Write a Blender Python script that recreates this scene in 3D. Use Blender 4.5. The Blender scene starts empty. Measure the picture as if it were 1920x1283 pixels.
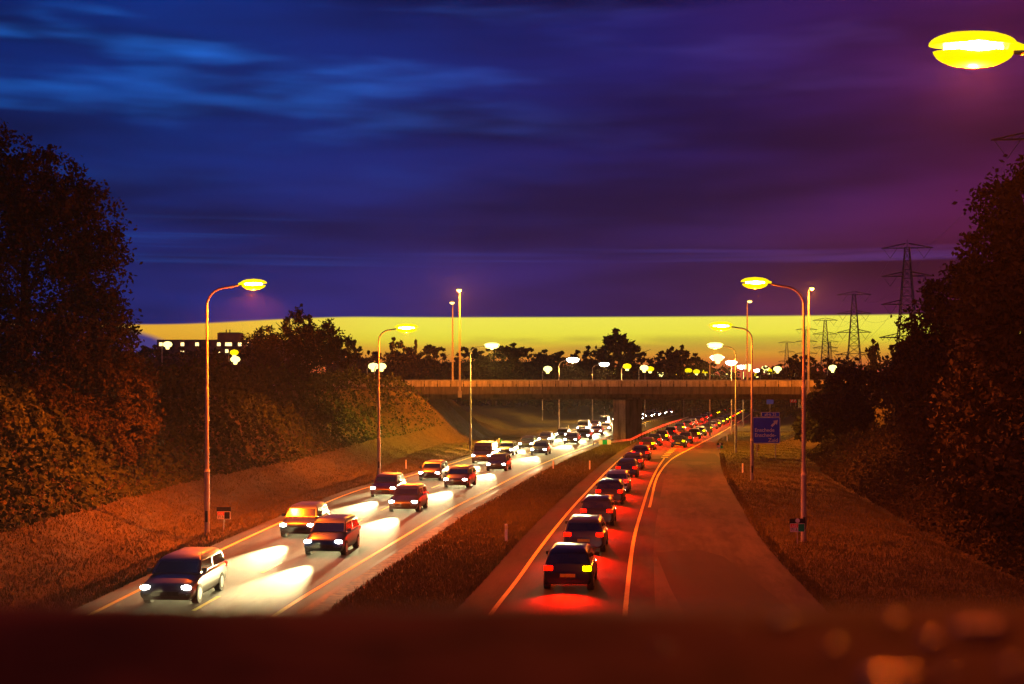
import bpy, math, random
import numpy as np
from mathutils import Vector, Matrix
random.seed(7); rng = np.random.default_rng(11)
SC = bpy.context.scene
COL = SC.collection
R = math.radians

def lin(r, g, b):
    f = lambda c: (c/255/12.92) if c/255 <= .04045 else ((c/255+.055)/1.055)**2.4
    return (f(r), f(g), f(b), 1)

# ------------------------------------------------------------------ camera
cam = bpy.data.cameras.new('camera'); camo = bpy.data.objects.new('camera', cam); COL.objects.link(camo)
camo.location = (0, 0, 7); camo.rotation_euler = (R(90), 0, 0)
cam.lens = 47.7; cam.sensor_width = 36; cam.shift_y = (732-641.5)/1920
cam.clip_start = .05; cam.clip_end = 9000
cam.dof.use_dof = True; cam.dof.focus_distance = 110; cam.dof.aperture_fstop = 3.3; cam.dof.aperture_blades = 0
SC.camera = camo
SC.view_settings.view_transform = 'Standard'; SC.view_settings.look = 'None'
SC.view_settings.gamma = 1; SC.view_settings.exposure = 0; SC.view_settings.use_curve_mapping = False
SC.render.engine = 'CYCLES'
cy = SC.cycles
cy.use_denoising = True; cy.max_bounces = 5; cy.diffuse_bounces = 2; cy.glossy_bounces = 2; cy.transmission_bounces = 3
cy.volume_bounces = 0; cy.transparent_max_bounces = 6; cy.sample_clamp_indirect = 4; cy.sample_clamp_direct = 0
cy.caustics_reflective = False; cy.caustics_refractive = False
try: cy.use_light_tree = True
except Exception: pass

# ------------------------------------------------------------------ node helper
class NT:
    def __init__(s, tree): s.t = tree; s.n = tree.nodes; s.l = tree.links
    def node(s, typ, **kw):
        n = s.n.new(typ)
        for k, v in kw.items(): setattr(n, k, v)
        return n
    def put(s, sock, v):
        if isinstance(v, bpy.types.NodeSocket): s.l.new(v, sock)
        elif v is not None: sock.default_value = v
    def m(s, op, a, b=None, c=None, clamp=False):
        n = s.n.new('ShaderNodeMath'); n.operation = op; n.use_clamp = clamp
        s.put(n.inputs[0], a); s.put(n.inputs[1], b); s.put(n.inputs[2], c)
        return n.outputs[0]
    def smooth(s, v, lo, hi, a=0., b=1.):
        n = s.n.new('ShaderNodeMapRange'); n.interpolation_type = 'SMOOTHSTEP'
        for i, x in enumerate((v, lo, hi, a, b)): s.put(n.inputs[i], x)
        return n.outputs[0]
    def comb(s, x, y, z):
        n = s.n.new('ShaderNodeCombineXYZ')
        for i, v in enumerate((x, y, z)): s.put(n.inputs[i], v)
        return n.outputs[0]
    def noise(s, vec, scale, detail=4, rough=.5, dist=0.):
        n = s.n.new('ShaderNodeTexNoise'); s.put(n.inputs['Vector'], vec)
        n.inputs['Scale'].default_value = scale; n.inputs['Detail'].default_value = detail
        n.inputs['Roughness'].default_value = rough; n.inputs['Distortion'].default_value = dist
        return n.outputs['Fac']
    def mix(s, f, a, b, mode='MIX'):
        n = s.n.new('ShaderNodeMix'); n.data_type = 'RGBA'; n.blend_type = mode
        s.put(n.inputs[0], f); s.put(n.inputs[6], a); s.put(n.inputs[7], b)
        return n.outputs[2]
    def ramp(s, f, pts):
        n = s.n.new('ShaderNodeValToRGB'); e = n.color_ramp.elements
        while len(e) < len(pts): e.new(.5)
        for i, (p, c) in enumerate(pts): e[i].position = p; e[i].color = c
        s.put(n.inputs[0], f); return n.outputs[0]

# ------------------------------------------------------------------ sky at dusk (long streaks of cloud over a clear yellow band)
W = bpy.data.worlds.new("World"); SC.world = W; W.use_nodes = True
W.node_tree.nodes.clear(); w = NT(W.node_tree)
tc = w.node('ShaderNodeTexCoord'); sx = w.node('ShaderNodeSeparateXYZ'); w.l.new(tc.outputs['Generated'], sx.inputs[0])
az = w.m('DEGREES', w.m('ARCTAN2', sx.outputs[0], sx.outputs[1]))
el = w.m('DEGREES', w.m('ARCSINE', sx.outputs[2]))
u = w.smooth(az, -60., 60.); uu = w.m('MULTIPLY_ADD', az, 1/60, .5, clamp=True)      # -30..30 deg -> 0..1
low = w.ramp(uu, [(0, lin(16,44,122)), (.3, lin(24,36,112)), (.5, lin(36,28,96)), (.65, lin(56,28,78)), (.8, lin(84,20,58)), (1, lin(84,16,38))])
high = w.ramp(uu, [(0, lin(1,26,90)), (.25, lin(3,38,112)), (.45, lin(10,30,102)), (.6, lin(22,22,92)), (.75, lin(48,18,78)), (1, lin(84,12,34))])  # both ramps redden to the right, lamp glare put into the sky colour
base = w.mix(w.smooth(el, 3., 11.), low, high)
n1 = w.noise(w.comb(w.m('MULTIPLY', az, .055), w.m('MULTIPLY', el, .34), 3.1), 1., 3, .5)
n2 = w.noise(w.comb(w.m('MULTIPLY', az, .10), w.m('MULTIPLY', el, .62), 7.7), 1., 3, .5)
n3 = w.noise(w.comb(w.m('MULTIPLY', az, .04), w.m('MULTIPLY', el, 1.6), 1.3), 1., 3, .5)
dark = w.m('MULTIPLY_ADD', w.smooth(n1, .3, .68), .85, .45)
base = w.mix(1., base, w.comb(dark, dark, dark), 'MULTIPLY')
lit = w.ramp(uu, [(0, lin(24,112,220)), (.35, lin(30,104,214)), (.55, lin(48,68,170)), (.75, lin(104,66,160)), (1, lin(110,60,140))])
hi_f = w.m('MULTIPLY', w.smooth(n2, .50, .80), w.m('MULTIPLY', w.smooth(el, 7., 14.5), w.smooth(az, 12., -8., .25, 1.)))
base = w.mix(w.m('MULTIPLY', hi_f, .85), base, lit)
mid_f = w.m('MULTIPLY', w.smooth(n3, .5, .72), w.m('MULTIPLY', w.smooth(el, 4.6, 5.6), w.smooth(el, 7.6, 6.4)))
base = w.mix(w.m('MULTIPLY', mid_f, .38), base, lit)
# the clear band
edge = w.m('ADD', w.m('MULTIPLY_ADD', w.smooth(az, -15.5, -6.), .40, 2.68), w.m('MULTIPLY', w.m('SUBTRACT', n3, .5), .10))
inside = w.smooth(el, w.m('ADD', edge, .05), w.m('SUBTRACT', edge, .05))
bandc = w.ramp(w.m('DIVIDE', el, 3.4), [(.0, lin(150,62,42)), (.24, lin(205,88,52)), (.38, lin(214,128,44)), (.52, lin(226,178,52)), (.62, lin(236,222,60)), (.72, lin(242,234,72)), (1, lin(246,238,90))])
warm = w.smooth(az, -15., -3.)
bandc = w.mix(warm, w.mix(.65, bandc, lin(232,130,30)), bandc)
str_ = w.m('MULTIPLY', w.smooth(n2, .52, .60), w.m('MULTIPLY', w.smooth(el, 1.5, 1.8), w.smooth(el, 2.4, 2.1)))
bandc = w.mix(w.m('MULTIPLY', str_, .35), bandc, lin(150,110,60))
lowedge = w.m('ADD', w.smooth(az, -16.5, -7.5, 2.55, -.8), w.m('MULTIPLY', w.m('SUBTRACT', n2, .5), .8))
under = w.smooth(el, w.m('ADD', lowedge, .15), w.m('SUBTRACT', lowedge, .15))
bandc = w.mix(under, bandc, lin(62,58,128))
front = w.smooth(w.m('ABSOLUTE', az), 75., 50.)
bandc = w.mix(1., bandc, (1.05,1.05,1.05,1), 'MULTIPLY')
skyc = w.mix(w.m('MULTIPLY', inside, front), base, bandc)
nish = w.node('ShaderNodeTexSky'); nish.sky_type = 'NISHITA'; nish.sun_disc = False
nish.sun_elevation = R(.2); nish.sun_rotation = R(8); nish.dust_density = 2.
skyc = w.mix(.0012, skyc, nish.outputs[0], 'ADD')
bg = w.node('ShaderNodeBackground'); w.l.new(skyc, bg.inputs[0]); bg.inputs[1].default_value = 1.0
wo = w.node('ShaderNodeOutputWorld'); w.l.new(bg.outputs[0], wo.inputs[0])

# ------------------------------------------------------------------ materials
def mat(name, col, rough=.8, metal=0., emit=None, es=0., noise=None, bump=None, spec=.12):
    """noise = (scale, detail, colour2, lo, hi); bump = (scale, strength, distance)"""
    m = bpy.data.materials.new(name); m.use_nodes = True; t = NT(m.node_tree)
    b = t.n['Principled BSDF']
    b.inputs['Roughness'].default_value = rough; b.inputs['Metallic'].default_value = metal
    b.inputs['Specular IOR Level'].default_value = spec
    b.inputs['Base Color'].default_value = (*col[:3], 1)
    co = t.node('ShaderNodeTexCoord').outputs['Object']
    if noise:
        sc, de, c2, lo, hi = noise
        f = t.smooth(t.noise(co, sc, de, .65), lo, hi)
        t.put(b.inputs['Base Color'], t.mix(f, (*col[:3], 1), (*c2[:3], 1)))
    if bump:
        bn = t.node('ShaderNodeBump'); bn.inputs['Strength'].default_value = bump[1]; bn.inputs['Distance'].default_value = bump[2]
        t.l.new(t.noise(co, bump[0], 5, .6), bn.inputs['Height']); t.l.new(bn.outputs[0], b.inputs['Normal'])
    if emit:
        b.inputs['Emission Color'].default_value = (*emit[:3], 1); b.inputs['Emission Strength'].default_value = es
    return m

def grass_mat(name, c1, c2, c3):
    m = bpy.data.materials.new(name); m.use_nodes = True; t = NT(m.node_tree); b = t.n['Principled BSDF']
    b.inputs['Roughness'].default_value = .95; b.inputs['Specular IOR Level'].default_value = .1
    co = t.node('ShaderNodeTexCoord').outputs['Object']
    big = t.smooth(t.noise(co, .13, 4, .6), .35, .65); fine = t.smooth(t.noise(co, 3.2, 6, .7), .3, .7)
    mp = t.node('ShaderNodeMapping'); t.l.new(co, mp.inputs[0]); mp.inputs['Scale'].default_value = (.22, .9, 1)
    blot = t.smooth(t.noise(mp.outputs[0], 1.1, 4, .6), .52, .62)
    c = t.mix(big, c1, c2); c = t.mix(t.m('MULTIPLY', fine, .75), c, c3); c = t.mix(t.m('MULTIPLY', blot, .7), c, tuple(x*.45 for x in c3[:3])+(1,))
    t.put(b.inputs['Base Color'], c)
    bn = t.node('ShaderNodeBump'); bn.inputs['Strength'].default_value = .9; bn.inputs['Distance'].default_value = .12
    t.l.new(t.noise(co, 5., 6, .75), bn.inputs['Height']); t.l.new(bn.outputs[0], b.inputs['Normal'])
    return m

def asphalt_mat(name, c, patch=.75):
    m = bpy.data.materials.new(name); m.use_nodes = True; t = NT(m.node_tree); b = t.n['Principled BSDF']
    co = t.node('ShaderNodeTexCoord').outputs['Object']
    fine = t.noise(co, 9., 6, .75); big = t.smooth(t.noise(co, .16, 4, .6), .35, .65)
    mp = t.node('ShaderNodeMapping'); t.l.new(co, mp.inputs[0]); mp.inputs['Scale'].default_value = (1.2, .05, 1)
    wear = t.smooth(t.noise(mp.outputs[0], 1.5, 4, .6), .35, .65)
    mid = t.smooth(t.noise(co, .55, 5, .65), .38, .62)
    c = (*c, 1); d = tuple(x*patch for x in c[:3])+(1,); e = tuple(x*1.25 for x in c[:3])+(1,)
    crack = t.node('ShaderNodeTexVoronoi'); crack.feature = 'DISTANCE_TO_EDGE'; crack.inputs['Scale'].default_value = .22
    mpc = t.node('ShaderNodeMapping'); t.l.new(co, mpc.inputs[0]); mpc.inputs['Scale'].default_value = (1.6, .55, 1)
    vadd = t.node('ShaderNodeVectorMath'); vadd.operation = 'ADD'; t.l.new(mpc.outputs[0], vadd.inputs[0])
    jit = t.noise(co, 1.7, 4, .6); t.l.new(t.comb(jit, jit, 0.), vadd.inputs[1]); t.l.new(vadd.outputs[0], crack.inputs['Vector'])
    line = t.m('MULTIPLY', t.smooth(crack.outputs['Distance'], .012, .003), t.smooth(t.noise(co, .11, 2), .48, .6))
    cc = t.mix(big, c, d); cc = t.mix(t.m('MULTIPLY', line, .8), cc, tuple(x*.3 for x in c[:3])+(1,)); cc = t.mix(t.m('MULTIPLY', wear, .5), cc, e); cc = t.mix(t.m('MULTIPLY', mid, .35), cc, tuple(x*.55 for x in c[:3])+(1,)); cc = t.mix(t.smooth(fine, .35, .7, 0, .8), cc, tuple(x*.5 for x in c[:3])+(1,))
    uvn = t.node('ShaderNodeTexCoord').outputs['UV']; su = t.node('ShaderNodeSeparateXYZ'); t.l.new(uvn, su.inputs[0]); U, V = su.outputs[0], su.outputs[1]
    streak = t.smooth(t.noise(t.comb(t.m('MULTIPLY', U, 1.6), t.m('MULTIPLY', V, .035), 0.), 1., 5, .65), .36, .64)
    track = t.m('MULTIPLY_ADD', t.m('COSINE', t.m('MULTIPLY', U, 3.55)), .5, .5)
    blotch = t.smooth(t.noise(t.comb(t.m('MULTIPLY', U, .5), t.m('MULTIPLY', V, .09), 4.), 1., 5, .7), .42, .58)
    dk = tuple(x*.32 for x in c[:3])+(1,)
    cc = t.mix(t.m('MULTIPLY', streak, .55), cc, dk); cc = t.mix(t.m('MULTIPLY', track, .30), cc, dk); cc = t.mix(t.m('MULTIPLY', blotch, .40), cc, tuple(min(1, x*1.5) for x in c[:3])+(1,))
    t.put(b.inputs['Base Color'], cc); b.inputs['Roughness'].default_value = .9; b.inputs['Specular IOR Level'].default_value = .12
    bn = t.node('ShaderNodeBump'); bn.inputs['Strength'].default_value = .5; bn.inputs['Distance'].default_value = .02
    t.l.new(t.noise(co, 22., 4, .8), bn.inputs['Height']); t.l.new(bn.outputs[0], b.inputs['Normal'])
    return m

def stained(name, c, rough=.9):
    m = bpy.data.materials.new(name); m.use_nodes = True; t = NT(m.node_tree); b = t.n['Principled BSDF']; b.inputs['Roughness'].default_value = rough; b.inputs['Specular IOR Level'].default_value = .1
    co = t.node('ShaderNodeTexCoord').outputs['Object']; mp = t.node('ShaderNodeMapping'); t.l.new(co, mp.inputs[0]); mp.inputs['Scale'].default_value = (1.6, 1.6, .12)
    run_ = t.smooth(t.noise(mp.outputs[0], 1.2, 6, .7), .42, .66); blot = t.smooth(t.noise(co, .35, 5, .65), .38, .62); fine = t.noise(co, 7., 5, .7)
    c4 = (*c, 1); cc = t.mix(t.m('MULTIPLY', blot, .5), c4, tuple(x*.5 for x in c)+(1,)); cc = t.mix(t.m('MULTIPLY', run_, .8), cc, tuple(x*.28 for x in c)+(1,)); cc = t.mix(t.smooth(fine, .3, .8, 0, .3), cc, (.02,.018,.015,1))
    t.put(b.inputs['Base Color'], cc); return m

def leaf_mat(name, c1, c2):
    m = bpy.data.materials.new(name); m.use_nodes = True; t = NT(m.node_tree); b = t.n['Principled BSDF']
    b.inputs['Roughness'].default_value = .85; b.inputs['Specular IOR Level'].default_value = .05
    g = t.node('ShaderNodeNewGeometry')
    co = t.node('ShaderNodeTexCoord').outputs['Object']
    f = t.m('ADD', t.m('MULTIPLY', g.outputs['Random Per Island'], .6), t.m('MULTIPLY', t.smooth(t.noise(co, .5, 3), .3, .7), .4))
    t.put(b.inputs['Base Color'], t.mix(f, c1, c2))
    return m

M = dict(
    grass=grass_mat('verge_grass', (.080,.062,.012,1), (.058,.056,.010,1), (.115,.085,.02,1)),
    tuft=leaf_mat('grass_blades', (.07,.060,.010,1), (.13,.10,.02,1)),
    soil=mat('bare_soil', (.20,.13,.06), .95, noise=(2.5, 5, (.07,.05,.03), .4, .6), bump=(8, .8, .05)),
    asphalt=asphalt_mat('asphalt', (.066,.052,.036)),
    newer=asphalt_mat('darker_asphalt', (.036,.029,.021), .8),
    shoulder=asphalt_mat('worn_asphalt', (.066,.048,.028), .5),
    paint=mat('road_paint', (.78,.60,.08), .7, noise=(4, 6, (.45,.33,.06), .5, .8), spec=.1),
    concrete=stained('concrete', (.32,.27,.20)),
    darkconc=stained('dark_stained_concrete', (.13,.105,.075)),  # base darkened to offset mast light on the edge beam; stains are its own
    tiles=mat('slope_tiles', (.13,.11,.09), .9, noise=(1.5, 6, (.07,.06,.05), .35, .7), bump=(4, .6, .03)),
    steel=mat('galvanised_steel', (.34,.34,.33), .45, .55, noise=(1.2, 5, (.22,.21,.2), .35, .7)),
    pole=mat('painted_pole', (.36,.32,.27), .5, .2, noise=(.9, 5, (.25,.21,.17), .35, .7)),
    dark=mat('dark_metal', (.03,.03,.03), .5, .3, noise=(3, 3, (.05,.045,.04), .4, .6)),
    pylon=mat('pylon_steel', (.12,.11,.10), .7, .3, noise=(.2, 3, (.08,.07,.07), .4, .6)),
    bark=mat('bark', (.07,.05,.035), .95, noise=(3, 5, (.035,.025,.018), .4, .6), bump=(9, .8, .04)),
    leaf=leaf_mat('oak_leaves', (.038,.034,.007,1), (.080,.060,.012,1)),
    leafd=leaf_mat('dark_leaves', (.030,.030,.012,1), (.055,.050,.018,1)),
    ivy=leaf_mat('ivy_leaves', (.026,.040,.007,1), (.062,.078,.014,1)),
    farleaf=leaf_mat('far_leaves', (.02,.018,.01,1), (.04,.035,.015,1)),
    white=mat('white_plastic', (.75,.72,.65), .5, noise=(6, 3, (.6,.55,.48), .4, .7)),
    black=mat('black_band', (.015,.015,.018), .6, noise=(6, 3, (.03,.03,.03), .4, .7)),
    orange=mat('sign_red', (.75,.06,.03), .5, noise=(6, 3, (.6,.05,.03), .4, .7)),
    green=mat('sign_green', (.0,.32,.12), .5, noise=(6, 3, (.0,.26,.10), .4, .7)),
    blue=mat('sign_blue', (.02,.05,.62), .4, noise=(3, 3, (.02,.04,.48), .4, .7)),
    brick=mat('apartment_brick', (.10,.07,.06), .9, noise=(.3, 4, (.06,.045,.04), .4, .6)),
    barrier=stained('barrier_concrete', (.50,.43,.33)),
    rust=mat('parapet_coping', (.17,.055,.014), .9, noise=(7, 5, (.045,.014,.004), .35, .65), bump=(30, .5, .006), spec=.02),
    rubber=mat('tyre_rubber', (.02,.02,.02), .85, noise=(9, 3, (.03,.03,.03), .4, .6)),
    rim=mat('alloy', (.35,.35,.36), .35, .8, noise=(9, 3, (.25,.25,.25), .4, .6)),
    glass=mat('tinted_glass', (.012,.012,.015), .08, 0, noise=(2, 2, (.02,.02,.02), .4, .6), spec=.6),
    plate=mat('number_plate', (.62,.48,.04), .5, noise=(9, 3, (.5,.4,.04), .4, .6)),
    head=mat('headlamp_lens', (.8,.8,.8), .2, emit=(1,.97,.86), es=60, noise=(9, 2, (.7,.7,.7), .4, .6)),
    tail=mat('tail_lamp_lens', (.5,.01,.01), .2, emit=(1,.002,.0), es=9, noise=(9, 2, (.4,.01,.01), .4, .6)),
    amber=mat('indicator_lens', (.6,.3,.01), .2, emit=(1,.78,.0), es=9, noise=(9, 2, (.5,.3,.01), .4, .6)),
    sodium=mat('sodium_bowl', (.8,.6,.05), .3, emit=(1,.78,.0), es=1.25, noise=(5, 2, (.7,.5,.05), .4, .6)),
    lampwhite=mat('lamp_tube', (.9,.9,.8), .3, emit=(1,.97,.85), es=14, noise=(5, 2, (.8,.8,.7), .4, .6)),
    lampgold=mat('yellow_bowl', (.8,.7,.3), .3, emit=(1,.90,.28), es=2.6, noise=(5, 2, (.7,.6,.3), .4, .6)),
    window=mat('lit_window', (.5,.4,.2), .4, emit=(1,.72,.28), es=2.6, noise=(.7, 2, (.4,.3,.2), .4, .6)),
    dimwin=mat('dark_window', (.02,.02,.025), .2, noise=(.7, 2, (.03,.03,.03), .4, .6)),
)
CARP = {n: mat('car_paint_'+n.replace(' ', '_'), c, .3, .25, noise=(1.5, 3, tuple(x*.85 for x in c), .4, .6), spec=.5) for n, c in
        {'black': (.012,.012,.014), 'dark blue': (.012,.02,.06), 'dark grey': (.05,.05,.055), 'maroon': (.07,.01,.012), 'silver': (.24,.24,.25)}.items()}

# ------------------------------------------------------------------ mesh helper
class MB:
    def __init__(s): s.v = []; s.f = []; s.mi = []
    def add(s, vs, fs, mi=0):
        o = len(s.v); s.v += [tuple(x) for x in vs]; s.f += [tuple(i+o for i in f) for f in fs]; s.mi += [mi]*len(fs)
    def box(s, a, b, mi=0, rot=0., bev=0.):
        cx, cyy = (a[0]+b[0])/2, (a[1]+b[1])/2
        hx, hy = abs(b[0]-a[0])/2, abs(b[1]-a[1])/2; z0, z1 = sorted((a[2], b[2])); cs, sn = math.cos(rot), math.sin(rot)
        if bev <= 0:
            P = [(x, y, z) for z in (z0, z1) for x, y in ((-hx,-hy),(hx,-hy),(hx,hy),(-hx,hy))]
            F = [(3,2,1,0),(4,5,6,7),(0,1,5,4),(1,2,6,5),(2,3,7,6),(3,0,4,7)]
        else:
            P = []; F = []
            oct_ = [(-hx+bev,-hy),(hx-bev,-hy),(hx,-hy+bev),(hx,hy-bev),(hx-bev,hy),(-hx+bev,hy),(-hx,hy-bev),(-hx,-hy+bev)]
            for z, k in ((z0, 1-bev/max(hx, hy)), (z0+bev, 1), (z1-bev, 1), (z1, 1-bev/max(hx, hy))):
                P += [(x*k, y*k, z) for x, y in oct_]
            for r in range(3):
                for i in range(8): j = (i+1) % 8; F.append((r*8+i, r*8+j, r*8+8+j, r*8+8+i))
            F += [tuple(range(7, -1, -1)), tuple(range(24, 32))]
        s.add([(cx+x*cs-y*sn, cyy+x*sn+y*cs, z) for x, y, z in P], F, mi)
    def tube(s, pts, rad, n=10, mi=0, caps=True):
        pts = [Vector(p) for p in pts]; rad = rad if isinstance(rad, (list, tuple)) else [rad]*len(pts)
        V = []; F = []; up = None
        for i, p in enumerate(pts):
            d = (pts[min(i+1, len(pts)-1)]-pts[max(i-1, 0)]).normalized()
            if up is None:
                a = Vector((0,0,1)) if abs(d.z) < .9 else Vector((1,0,0)); up = d.cross(a).normalized()
            up = (up - d*up.dot(d)).normalized(); q = d.cross(up)
            for k in range(n):
                t = 2*math.pi*k/n; V.append(p + (up*math.cos(t)+q*math.sin(t))*rad[i])
        for i in range(len(pts)-1):
            for k in range(n): j = (k+1) % n; F.append((i*n+k, i*n+j, i*n+n+j, i*n+n+k))
        if caps: F += [tuple(range(n-1, -1, -1)), tuple(range((len(pts)-1)*n, len(pts)*n))]
        s.add(V, F, mi)
    def ell(s, c, r, seg=16, rings=10, mi=0, z0=-1., z1=1.):
        V = []; F = []
        for i in range(rings+1):
            zz = z0+(z1-z0)*i/rings; k = math.sqrt(max(0, 1-zz*zz))
            for j in range(seg):
                t = 2*math.pi*j/seg; V.append((c[0]+r[0]*k*math.cos(t), c[1]+r[1]*k*math.sin(t), c[2]+r[2]*zz))
        for i in range(rings):
            for j in range(seg): q = (j+1) % seg; F.append((i*seg+j, i*seg+q, i*seg+seg+q, i*seg+seg+j))
        F += [tuple(range(seg-1, -1, -1)), tuple(range(rings*seg, rings*seg+seg))]
        s.add(V, F, mi)
    def quad(s, a, b, c, d, mi=0): s.add([a, b, c, d], [(0,1,2,3)], mi)
    def build(s, name, mats, parent=None, smooth=False):
        me = bpy.data.meshes.new(name); me.from_pydata(s.v, [], s.f)
        mats = mats if isinstance(mats, (list, tuple)) else [mats]
        for x in mats: me.materials.append(x)
        if len(mats) > 1: me.polygons.foreach_set('material_index', s.mi)
        if smooth:
            me.polygons.foreach_set('use_smooth', [True]*len(s.f))
            try: me.set_sharp_from_angle(angle=R(38))
            except Exception: pass
        me.update(); return link(name, me, parent)

def link(name, data, parent=None):
    o = bpy.data.objects.new(name, data); COL.objects.link(o)
    if parent: o.parent = parent
    return o
def tag(o, label=None, cat=None, group=None, kind=None):
    if label: o['label'] = label
    if cat: o['category'] = cat
    if group: o['group'] = group
    if kind: o['kind'] = kind
    return o
def empty(name, loc, label, cat, group=None, rz=0., sc=1.):
    o = link(name, None); o.location = loc; o.rotation_euler = (0, 0, rz); o.scale = (sc,)*3; o.empty_display_size = .3
    return tag(o, label, cat, group)
def children(o): return [c for c in bpy.data.objects if c.parent == o]
def copy_tree(o, kids, parent=None):
    c = o.copy(); COL.objects.link(c)
    if parent: c.parent = parent
    for ch in kids.get(o.name, []): copy_tree(ch, kids, c)
    return c
def kidmap(*roots):
    km = {}
    for o in bpy.data.objects:
        if o.parent: km.setdefault(o.parent.name, []).append(o)
    return km

def lamp_light(kind, name, parent, loc, energy, col, radius=.1, **kw):
    d = bpy.data.lights.new(name, kind); d.energy = energy; d.color = col
    d.shadow_soft_size = radius
    for k, v in kw.items(): setattr(d, k, v)
    o = link(name, d, parent); o.location = loc; return o

# ------------------------------------------------------------------ plan of the place (metres; camera bridge at the origin, road leads away along +Y)
def curve(pts):
    P = np.array(pts, float); X, Y = P[:, 0], P[:, 1]
    m = np.empty(len(Y)); dl = np.diff(X)/np.diff(Y); m[0], m[-1] = dl[0], dl[-1]
    m[1:-1] = (dl[:-1]*np.diff(Y)[1:] + dl[1:]*np.diff(Y)[:-1])/(Y[2:]-Y[:-2])
    def f(y):
        y = np.asarray(y, float); i = np.clip(np.searchsorted(Y, y)-1, 0, len(Y)-2); h = Y[i+1]-Y[i]; t = (y-Y[i])/h
        tc_ = np.clip(t, 0, 1)
        v = (2*tc_**3-3*tc_**2+1)*X[i]+(tc_**3-2*tc_**2+tc_)*h*m[i]+(-2*tc_**3+3*tc_**2)*X[i+1]+(tc_**3-tc_**2)*h*m[i+1]
        return v + np.where(t < 0, (y-Y[0])*m[0], 0) + np.where(t > 1, (y-Y[-1])*m[-1], 0)
    return f
L1 = curve([(-13.6,-20),(-13.35,20),(-13.1,44.5),(-12.75,58.8),(-12.05,75),(-10.6,95.8),(-8.7,108.6),(-6.2,126),(-2.7,153.6),(2.0,184.6),(5.8,207),(16,272),(29,344),(55,477),(95,640),(152,850),(230,1100)])
L2 = curve([(-9.2,-20),(-8.2,20),(-7.26,43.5),(-6.4,52.5),(-5.2,64.5),(-3.85,77.8),(-1.76,94),(1.43,118.8),(4.7,140.8),(9.3,168.7),(24.5,270),(38,342),(64,475),(104,638),(161,848),(239,1098)])
R1 = curve([(-4.6,-20),(-2.3,20),(-.67,42.3),(.14,49.5),(1.05,58.3),(2.9,74.9),(6.0,100),(10.9,137),(15.4,166.5),(22.4,209.6),(39.4,302),(73,475),(113,638),(170,848),(248,1098)])
R2 = curve([(-.4,-20),(1.7,20),(3.46,41.6),(4.24,49.5),(5.6,62.6),(7.7,80.2),(11.2,108),(15.6,139),(21.2,173)])
R3 = curve([(8.2,81),(12.3,113.5),(15.9,136),(23,170),(34.5,224),(54.4,321),(86,475),(126,638),(183,848),(261,1098)])
BB = curve([(6.0,-20),(8.3,20),(10.3,44.6),(11.4,58.4),(15,90),(18.5,118),(22.7,147),(28,185),(32.5,207),(37,226),(57,321),(88.5,475),(128.5,638),(185,848),(263,1098)])
def toe(Y): return np.interp(Y, [0, 60, 110, 165, 184, 206, 240, 400], [4.2, 4.6, 6.0, 11.5, 7.5, 7.5, 11, 20])

def sstep(a, b, x): t = np.clip((x-a)/(b-a), 0, 1); return t*t*(3-2*t)
def height(X, Y):
    X = np.asarray(X, float); Y = np.asarray(Y, float)
    s = L1(Y)-X; t = toe(Y)
    top = np.interp(Y, [0, 100, 150, 178, 206, 250, 420, 700], [5.6, 6.0, 7.0, 7.2, 6.4, 3.6, 2.2, 0])
    near = np.interp(Y, [170, 184, 206, 225], [1, 0, 0, 1])
    z_a = 1.6*sstep(0, 5., s-t)+(top-1.6)*sstep(4.0, 12.5, s-t)
    z_b = top*sstep(-.5, 9.5, s-t)
    z = np.where(near > 0, near*z_a+(1-near)*z_b, z_b)
    z = z - .35*np.exp(-((s-t+1.3)/.9)**2)*(Y < 170)
    r = X-BB(Y)
    ramp = np.interp(Y, [165, 185, 206, 235], [0, 6.2, 6.2, 0])
    z = z + ramp*sstep(9, 17, r)
    z = z - .4*np.exp(-((r-8.6)/.9)**2)*(Y < 125)*(Y > 20)
    z = z + .9*sstep(9.5, 16, r)*(Y < 160)
    road = (s < 1.2) & (r < .6)
    z = np.where(road, 0, z + .05*np.sin(X*1.7+Y*.6)*sstep(1.2, 3, np.maximum(s, r)))
    return z

def ribbon(name, fa, fb, y0, y1, z, m, step=2.0, thick=0, kind='structure', ny=None):
    ys = np.arange(y0, y1+.01, step); mb = MB(); n = 6
    for y in ys:
        a, b = float(fa(y)), float(fb(y))
        for k in range(n+1): mb.v.append((a+(b-a)*k/n, float(y), z))
    for i in range(len(ys)-1):
        for k in range(n): o = i*(n+1)+k; mb.f.append((o, o+1, o+n+2, o+n+1)); mb.mi.append(0)
    o = mb.build(name, m); uv = o.data.uv_layers.new(name='lane'); d = []
    for f in mb.f:
        for vi in f: x, y, _ = mb.v[vi]; d += [x-float(fa(y)), y]
    uv.data.foreach_set('uv', d); tag(o, kind=kind); return o

# ground sheet
def axis(parts): return np.unique(np.concatenate([np.arange(a, b, s) for a, b, s in parts]))
gx = axis([(-3200,-400,200), (-400,-100,20), (-100,-45,3), (-45,60,.7), (60,110,3), (110,420,20), (420,3201,200)])
gy = axis([(-200,-20,15), (-20,30,2), (30,130,.8), (130,260,1.3), (260,500,5), (500,1200,25), (1200,6001,300)])
GX, GY = np.meshgrid(gx, gy); GZ = height(GX, GY)
gv = np.stack([GX, GY, GZ], -1).reshape(-1, 3); nx = len(gx)
ii = (np.arange(len(gy)-1)[:, None]*nx+np.arange(nx-1)[None]).reshape(-1)
gf = np.stack([ii, ii+1, ii+nx+1, ii+nx], -1)
me = bpy.data.meshes.new('ground'); me.from_pydata(gv.tolist(), [], gf.tolist()); me.materials.append(M['grass'])
me.polygons.foreach_set('use_smooth', [True]*len(gf)); tag(link('ground', me), kind='structure')

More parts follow.
